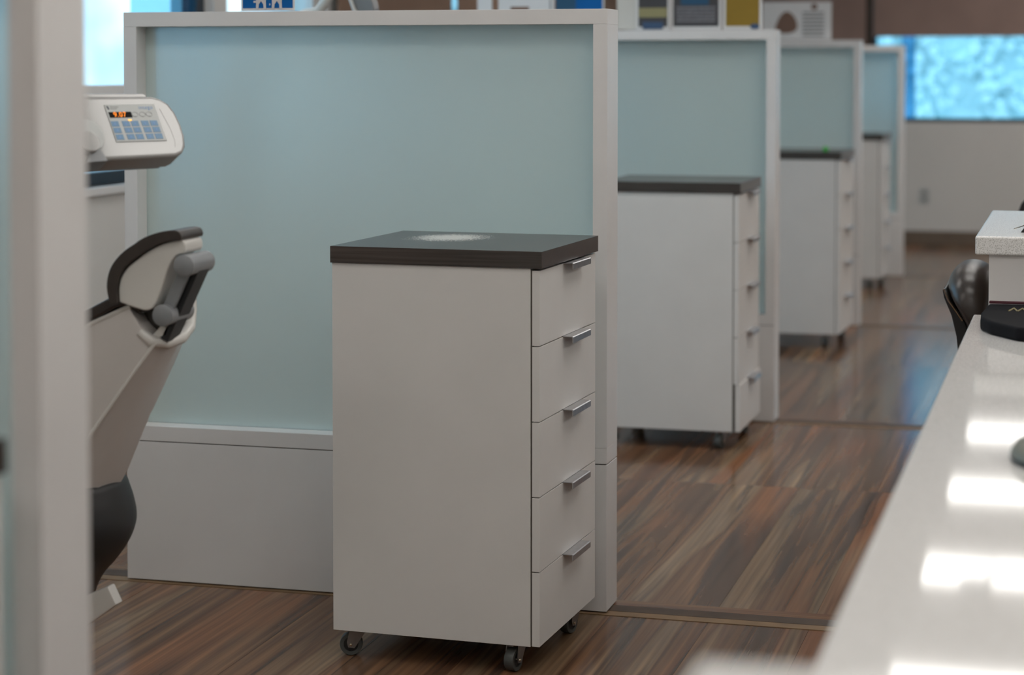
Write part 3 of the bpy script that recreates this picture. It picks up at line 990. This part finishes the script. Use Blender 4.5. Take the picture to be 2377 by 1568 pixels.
outer = [(-1.751, 0.862), (-1.758, 0.896), (-1.752, 0.928), (-1.735, 0.953), (-1.709, 0.974), (-1.674, 0.991), (-1.630, 1.002), (-1.590, 1.006), (-1.574, 1.002), (-1.569, 0.994)]
inner = [(-1.571, 0.988), (-1.617, 0.983), (-1.652, 0.973), (-1.687, 0.958), (-1.714, 0.941), (-1.731, 0.920), (-1.738, 0.896), (-1.736, 0.866)]
sqz = lambda pts: [((-1.70 + (a + 1.70) * 0.72) if a > -1.70 else a, b - 0.006) for a, b in pts]
MB().xz(sqz(spline(outer) + spline(inner)), 3.525, 3.625).build('headrest_cushion', 'leather', dch, bevel=0.005, seg=3)
hs = [(-1.738, 0.868), (-1.738, 0.896), (-1.731, 0.919), (-1.713, 0.940), (-1.686, 0.957), (-1.651, 0.972), (-1.616, 0.982), (-1.571, 0.987), (-1.566, 0.965),
      (-1.590, 0.958), (-1.612, 0.935), (-1.635, 0.891), (-1.653, 0.863), (-1.675, 0.854), (-1.705, 0.858)]
MB().xz(sqz(spline(hs)), 3.535, 3.615).build('headrest_shell', 'shellw', dch, bevel=0.006, seg=3)
for nm, (jx, jz) in (('upper', (-1.603, 0.934)), ('lower', (-1.648, 0.840))):
    j = MB().lathe([(0.018, -0.002), (0.0205, 0.0), (0.0205, 0.098), (0.018, 0.10)], (jx, 3.528 if nm == 'upper' else 3.532, jz), 24, 'Y').build('headrest_joint', 'joint', dch)
MB().prism([(-0.022, -0.010), (0.122, -0.010), (0.122, 0.012), (-0.022, 0.012)], (-1.648, 0, 0.840), (0.432, 0, 0.902), (-0.902, 0, 0.432), (0, 1, 0), 3.545, 3.556).build('headrest_bar', 'joint', dch, bevel=0.002)
MB().prism([(-0.05, -0.020), (0.11, -0.020), (0.11, -0.004), (-0.05, -0.004)], (-1.648, 0, 0.840), (0.432, 0, 0.902), (-0.902, 0, 0.432), (0, 1, 0), 3.56, 3.61).build('headrest_bar', 'black', dch, bevel=0.002)
MB().xz([(-1.690, 0.790), (-1.640, 0.842), (-1.655, 0.80)], 3.56, 3.60).build('slide_plate', 'shellw', dch)
# seat and leg rest (behind the foreground partition)
seatp = smooth_poly([(-2.10, 0.42), (-2.06, 0.53), (-2.20, 0.53), (-2.45, 0.52), (-2.72, 0.47), (-2.74, 0.42), (-2.45, 0.42)], 2)
MB().loft(rounded_extrude(seatp, 3.45, 3.90, p=5)).build('seat_cushion', 'leather', dch, smooth=60)
MB().xz([(-1.90, 0.44), (-1.86, 0.50), (-2.05, 0.47), (-2.60, 0.42), (-2.60, 0.36), (-2.1, 0.36)], 3.52, 3.82).build('seat_shell', 'shell', dch, bevel=0.01, seg=3)
# rubber boot and link arm and floor base
bt = [(0.172, 0.215), (0.178, 0.262), (0.196, 0.300), (0.222, 0.330), (0.246, 0.365), (0.259, 0.405), (0.255, 0.440), (0.246, 0.470), (0.238, 0.488), (0.215, 0.500)]
MB().lathe([(r - 0.069, z) for r, z in spline(bt)], (-1.985, 3.68, 0), 48).build('boot', 'boot', dch, smooth=60)
MB().xz([(-1.818, 0.294), (-1.800, 0.259), (-1.849, 0.224), (-1.96, 0.146), (-2.06, 0.09), (-2.10, 0.15), (-1.95, 0.23), (-1.845, 0.282)], 3.64, 3.67).build('link_arm', 'shellw', dch, bevel=0.004)
MB().box(-2.75, -2.0, 3.50, 3.86, 0.0, 0.10).build('floor_base', 'shellw', dch, bevel=0.012, seg=3)
MB().lathe([(0.13, 0.10), (0.11, 0.16), (0.105, 0.24)], (-2.08, 3.68, 0), 28).build('pedestal', 'shellw', dch)
tag(dch, 'dental chair with dark headrest cushion and pale shell behind the foreground partition', 'dental chair')

# ------------------------------------------------------------------ instrument console with keypad
ph, th = R(59), R(31)
O3 = Vector((-1.797, 3.60, 1.23))
EX = Vector((math.cos(ph), math.sin(ph), 0))
EY = Vector((0, 0, -math.cos(th))) + math.sin(th) * Vector((math.sin(ph), -math.cos(ph), 0))
EN = EY.cross(EX).normalized()
if EN.dot(Vector((0, 0, 1.3)) - O3) < 0:
    EN = -EN
con = empty('instrument_console', (-1.90, 3.60, 1.12), world=True)


def cbox(a0, a1, b0, b1, t0, t1):
    return MB().prism([(a0, b0), (a1, b0), (a1, b1), (a0, b1)], O3, EX, EY, EN, t0, t1)


ol = [(-0.22, -0.019), (0.112, -0.019), (0.132, -0.013), (0.147, -0.002), (0.156, 0.018), (0.160, 0.045), (0.159, 0.072), (0.153, 0.094), (0.142, 0.108), (0.124, 0.114), (-0.22, 0.121)]
MB().prism(ol, O3, EX, EY, EN, -0.050, -0.0015).build('housing', 'gloss_white', con, bevel=0.007, seg=4)
MB().prism([(-0.22, 0.100), (0.10, 0.100), (0.128, 0.104), (0.115, 0.112), (-0.22, 0.118)], O3, EX, EY, EN, -0.056, -0.048).build('under_tray', 'joint', con, bevel=0.002)
MB().prism([(-0.22, -0.032), (0.102, -0.030), (0.108, -0.026), (0.108, -0.019), (-0.22, -0.019)], O3, EX, EY, EN, -0.045, -0.008).build('top_tray', 'gloss_white', con, bevel=0.003, seg=3)
MB().prism([(0.122, 0.010), (0.132, 0.020), (0.140, 0.060), (0.140, 0.088), (0.128, 0.095), (0.132, 0.080), (0.131, 0.055)], O3, EX, EY, EN, -0.0016, -0.0009).build('grip_line', 'gloss_white', con)
kp = MB().prism([(0, 0), (0.112, 0), (0.113, 0.081), (0, 0.081)], O3, EX, EY, EN, -0.0016, 0.0002).build('keypad', 'keypad', con)
cbox(0.003, 0.0535, 0.0165, 0.0290, 0.0002, 0.0006).build('display', 'display', kp)
AY = -EY
text_mesh('digits', '9.07', 0.0150, 'led', kp, O3 + EX * 0.0125 + EY * 0.0228, EX, AY, EN, 0.0008)
cbox(0.0415, 0.0485, 0.0330, 0.0365, 0.0002, 0.0010).build('indicator_lamp', 'led2', kp)
text_mesh('lettering', 'intego', 0.0115, 'ink_blue', kp, O3 + EX * 0.0735 + EY * 0.0075, EX, AY, EN, 0.0004)
MB().prism([(0.0030, 0.0030), (0.0062, 0.0040), (0.0070, 0.0068), (0.0078, 0.0092), (0.0062, 0.0115), (0.0040, 0.0100), (0.0046, 0.0070), (0.0030, 0.0055)], O3, EX, EY, EN, 0.0002, 0.0006).build('emblem', 'ink', kp)
text_mesh('lettering', 'Dentsply', 0.0046, 'ink_grey', kp, O3 + EX * 0.0110 + EY * 0.0050, EX, AY, EN, 0.0004)
text_mesh('lettering', 'Sirona', 0.0046, 'ink_grey', kp, O3 + EX * 0.0110 + EY * 0.0090, EX, AY, EN, 0.0004)
kc = [0.0095, 0.0340, 0.0540, 0.0770, 0.0970]
kb = cbox(-0.0082, 0.0082, -0.0058, 0.0058, 0.0002, 0.0009).mesh('key', 'key_blue', origin=tuple(O3))
for r_, b_ in enumerate((0.0425, 0.0567, 0.0713)):
    for a_ in kc:
        a2 = a_ + 0.0006 * r_
        k_ = bpy.data.objects.new('key', kb)
        COL.objects.link(k_)
        k_.parent = kp
        k_.location = O3 + EX * a2 + EY * b_ - Vector(con['_o'])
        if (a_, b_) != (0.0970, 0.0713):
            cbox(a2 - 0.0028, a2 + 0.0016, b_ - 0.0024, b_ + 0.0026, 0.0009, 0.0011).build('key_symbol', 'ink_blue', kp)
for a_ in (0.0605, 0.0775, 0.0925):
    ring = [(a_ + 0.0068 * math.cos(t_), 0.0226 + 0.0052 * math.sin(t_)) for t_ in [2 * math.pi * i / 20 for i in range(20)]]
    MB().tube([O3 + EX * p + EY * q + EN * 0.0004 for p, q in ring + ring[:1]], 0.0004, 5).build('key_outline', 'ink_grey', kp)
    cbox(a_ - 0.003, a_ + 0.003, 0.0262, 0.0274, 0.0002, 0.0005).build('key_symbol', 'ink_grey', kp)
MB().prism([(-0.055 + 0.030 * math.cos(t_), 0.066 + 0.034 * math.sin(t_)) for t_ in [2 * math.pi * i / 28 for i in range(28)]], O3, EX, EY, EN, -0.004, 0.0035).build('pivot_cover', 'keypad', con, bevel=0.002)
MB().prism([(-0.068 + 0.022 * math.cos(t_), 0.086 + 0.022 * math.sin(t_)) for t_ in [2 * math.pi * i / 28 for i in range(28)]], O3, EX, EY, EN, -0.004, 0.016).build('pivot_knob', 'gloss_white', con, bevel=0.003)
MB().prism([(-0.066, 0.098), (-0.045, 0.098), (-0.036, 0.124), (-0.082, 0.126)], O3, EX, EY, EN, -0.03, 0.006).build('arm_bracket', 'joint', con, bevel=0.002)
cpos = O3 + EX * (-0.095) + EY * 0.10 + EN * (-0.03)
MB().tube([cpos, (cpos.x - 0.15, cpos.y + 0.02, cpos.z - 0.03), (-2.30, 3.40, 1.06), (-2.45, 3.34, 0.95), (-2.48, 3.32, 0.70), (-2.48, 3.32, 0.02)], 0.022, 12).build('support_arm', 'shellw', con, smooth=60)
tag(con, 'white dental instrument console with blue keypad and orange digits, beside foreground partition', 'console')


# ------------------------------------------------------------------ signs and flyers standing on the partition tops
def sign(name, label, x0, x1, y, h, face, bands=(), lean=0.0, stand=True, group='flyers standing on the partitions', z0=PH, border=0.0):
    t = empty(name, ((x0 + x1) / 2, y, z0), world=True)
    b = border
    MB().box(x0 + b, x1 - b, y, y + 0.0012, z0 + 0.004 + b, z0 + h).build('card', face, t)
    if b > 0:
        MB().box(x0, x1, y + 0.0014, y + 0.003, z0 + 0.002, z0 + h + b).build('backing', 'card_white', t)
    for (a0, a1, b0, b1, m) in bands:
        MB().box(x0 + (x1 - x0) * a0, x0 + (x1 - x0) * a1, y - 0.0006, y, z0 + h * b0, z0 + h * b1).build('print_band', m, t)
    if stand:
        MB().box(x0, x1, y - 0.006, y + 0.030, z0 + 0.0002, z0 + 0.003).build('stand_foot', 'acrylic', t)
    return tag(t, label, 'sign', group)


# on the nearest partition: blue card with two white tooth shapes
bc = sign('sign_card', 'sharp blue card with two white tooth shapes on the nearest partition', -2.026, -1.884, 4.81, 0.20, 'card_blue', border=0.005)
for k, tx in enumerate((-1.992 + 0.02, -1.930 + 0.0)):
    ty = 4.8092
    z = PH + 0.012
    w = 0.0135
    body = [(tx - w, z - 0.005), (tx - w * 0.52, z - 0.005), (tx - w * 0.45, z + 0.006), (tx, z + 0.0145), (tx + w * 0.45, z + 0.006), (tx + w * 0.52, z - 0.005), (tx + w, z - 0.005),
            (tx + w * 0.95, z + 0.012), (tx + w * 1.2, z + 0.05), (tx + w * 1.3, z + 0.075), (tx + w * 0.6, z + 0.085), (tx, z + 0.080), (tx - w * 0.6, z + 0.085),
            (tx - w * 1.3, z + 0.075), (tx - w * 1.2, z + 0.05), (tx - w * 0.95, z + 0.012)]
    MB().xz(body, ty - 0.0006, ty + 0.0004).build('tooth_shape', 'tooth', bc)
MB().box(-1.950, -1.9475, 4.8086, 4.8096, PH + 0.0155, PH + 0.020).build('print_dot', 'tooth', bc)
MB().box(-1.992, -1.985, 4.8086, 4.8096, PH + 0.022, PH + 0.027).build('print_dot', 'tooth', bc)

Y2 = 7.60
sign('sign_card', 'plain white card at the left end of flyers on the second partition', -2.233, -2.175, Y2, 0.22, 'card_white')
wc = sign('sign_card', 'white card with small brown figure left of the blurred blue card', -2.150, -1.932, Y2, 0.22, 'card_white', bands=((0.22, 0.55, 0.2, 0.42, 'print_brown'), (0.92, 0.95, 0.15, 0.55, 'ink_grey')))
sign('sign_card', 'plain deep blue card on the second partition, blurred behind the near rail', -1.926, -1.739, Y2, 0.24, 'card_blue', bands=((0.0, 0.42, 0.03, 1.0, 'print_teal'),), border=0.006)
sign('sign_card', 'narrow cream card beside the post of the nearest partition', -1.690, -1.614, Y2, 0.23, 'card_cream')
sign('flyer', 'narrow charcoal flyer with olive band and navy foot', -1.615, -1.487, Y2 - 0.01, 0.22, 'card_dark', bands=((0.08, 0.92, 0.22, 0.38, 'print_olive'), (0.2, 0.8, 0.02, 0.14, 'print_navy')), border=0.009)
fl = sign('flyer', 'wide charcoal flyer with blue block and grey lettering beside the mustard flyer', -1.486, -1.296, Y2, 0.26, 'card_dark', bands=((0.2, 0.75, 0.36, 0.8, 'print_teal'),), border=0.010)
for k in range(5):
    MB().box(-1.464, -1.318, Y2 - 0.0006, Y2, PH + 0.030 + k * 0.0125, PH + 0.038 + k * 0.0125).build('text_line', 'print_grey', fl)
ye = sign('flyer', 'mustard yellow flyer with small blue spot at its lower corner', -1.290, -1.146, Y2, 0.24, 'card_yellow', border=0.010)
MB().prism([(-1.172 + 0.018 * math.cos(t_), PH + 0.013 + 0.010 * math.sin(t_)) for t_ in [2 * math.pi * i / 20 for i in range(20)]], (0, 0, 0), (1, 0, 0), (0, 0, 1), (0, 1, 0), Y2 - 0.001, Y2).build('blue_spot', 'print_navy', ye)
ws = sign('sign_sheet', 'wide white sheet with brown figure and grey lettering on the third partition', -1.588, -1.238, 10.55, 0.195, 'card_white')
MB().prism(smooth_poly([(-1.53, PH + 0.045), (-1.505, PH + 0.12), (-1.465, PH + 0.155), (-1.42, PH + 0.12), (-1.405, PH + 0.06), (-1.44, PH + 0.035), (-1.49, PH + 0.035)], 2), (0, 0, 0), (1, 0, 0), (0, 0, 1), (0, 1, 0), 10.5492, 10.55).build('print_figure', 'print_brown', ws)
MB().prism([(-1.325 + 0.016 * math.cos(t_), PH + 0.17 + 0.016 * math.sin(t_)) for t_ in [2 * math.pi * i / 20 for i in range(20)]], (0, 0, 0), (1, 0, 0), (0, 0, 1), (0, 1, 0), 10.5492, 10.55).build('print_dot', 'print_brown', ws)
for k in range(7):
    MB().box(-1.385, -1.275, 10.5493, 10.55, PH + 0.02 + k * 0.019, PH + 0.031 + k * 0.019).build('text_line', 'ink_grey', ws)

# ------------------------------------------------------------------ lamp arm and hose of the next bay, just above the nearest partition
la = empty('lamp_arm', (-2.50, 5.95, 0), world=True)
MB().tube([(-2.50, 5.95, 0.03), (-2.50, 5.95, 1.25), (-2.44, 5.93, 1.40), (-2.27, 5.90, 1.462), (-2.235, 5.90, 1.47), (-2.19, 5.90, 1.525), (-2.13, 5.90, 1.62), (-2.02, 5.90, 1.72)],
          [0.03, 0.03, 0.026, 0.018, 0.015, 0.015, 0.015, 0.015], 14).build('arm_tube', 'shellw', la, smooth=60)
MB().lathe([(0.16, 0.0), (0.16, 0.02), (0.05, 0.03)], (-2.50, 5.95, 0), 24).build('arm_base', 'shellw', la)
MB().lathe([(0.02, -0.03), (0.09, -0.02), (0.10, 0.0), (0.08, 0.03), (0.02, 0.045)], (-1.95, 5.90, 1.74), 24).build('lamp_head', 'gloss_white', la)
tag(la, 'slanted white lamp arm showing over the nearest partition beside the blue card', 'lamp arm')
mo = empty('wall_monitor_arm', (-2.085, 5.75, 0), world=True)
MB().loft([[(-2.13 + 0.02 * k, 5.86, 1.60 - 0.02 * k), (-2.13 + 0.02 * k + 0.005, 5.90, 1.60 - 0.02 * k)] for k in range(1)], cap=False) if False else None
cp = smooth_poly([(-2.135, 1.56), (-2.120, 1.50), (-2.100, 1.465), (-2.075, 1.448), (-2.045, 1.462), (-2.048, 1.49), (-2.062, 1.53), (-2.07, 1.58), (-2.09, 1.62), (-2.12, 1.61)], 2)
MB().xz(cp, 5.87, 5.92).build('light_hood', 'joint', mo, bevel=0.004, seg=3)
MB().tube([(-2.138, 5.868, 1.60), (-2.128, 5.866, 1.53), (-2.108, 5.866, 1.475), (-2.085, 5.866, 1.448)], 0.006, 8).build('hood_rim', 'shellw', mo)
MB().tube([(-2.09, 5.895, 1.60), (-2.09, 5.90, 1.85), (-2.09, 5.90, 2.69)], 0.016, 12).build('drop_tube', 'shellw', mo)
MB().lathe([(0.06, -0.02), (0.06, 0.0)], (-2.09, 5.90, ZC), 20).build('ceiling_plate', 'shellw', mo)
mo.name = 'ceiling_lamp'
tag(mo, 'grey hooded dental lamp dipping behind the nearest partition top, against brown shade', 'lamp')

# ------------------------------------------------------------------ wall outlet
ou = empty('wall_outlet', (-1.14, YN, 0.353), world=True)
MB().box(-1.178, -1.102, YN - 0.006, YN - 0.0005, 0.295, 0.411).build('cover_plate', 'keypad', ou, bevel=0.001)
for zz_ in (0.328, 0.378):
    MB().box(-1.157, -1.123, YN - 0.008, YN - 0.006, zz_ - 0.014, zz_ + 0.014).build('socket', 'ink_grey', ou)
tag(ou, 'faint electrical outlet plate on the far wall below the window', 'outlet')

# ------------------------------------------------------------------ outside
gd = struct('ground_outside', MB().box(-90, -3.6, -60, 120, -0.5, -0.45).box(-3.6, 90, 16.2, 120, -0.5, -0.45), 'ground')
random.seed(3)
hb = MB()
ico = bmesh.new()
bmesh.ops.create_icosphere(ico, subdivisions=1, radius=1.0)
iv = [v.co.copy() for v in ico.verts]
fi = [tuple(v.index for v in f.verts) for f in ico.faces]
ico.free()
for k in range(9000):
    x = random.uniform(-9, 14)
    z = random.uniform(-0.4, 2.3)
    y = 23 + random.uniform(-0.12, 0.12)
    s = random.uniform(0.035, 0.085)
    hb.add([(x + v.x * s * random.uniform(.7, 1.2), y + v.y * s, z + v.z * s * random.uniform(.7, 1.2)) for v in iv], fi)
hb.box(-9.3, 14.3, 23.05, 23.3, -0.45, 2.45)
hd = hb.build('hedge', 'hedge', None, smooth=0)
hd['kind'] = 'stuff'
tag(hd, 'pale washed-out hedge leaves outside the far window', 'hedge')

for o in bpy.data.objects:
    if '_o' in o:
        del o['_o']
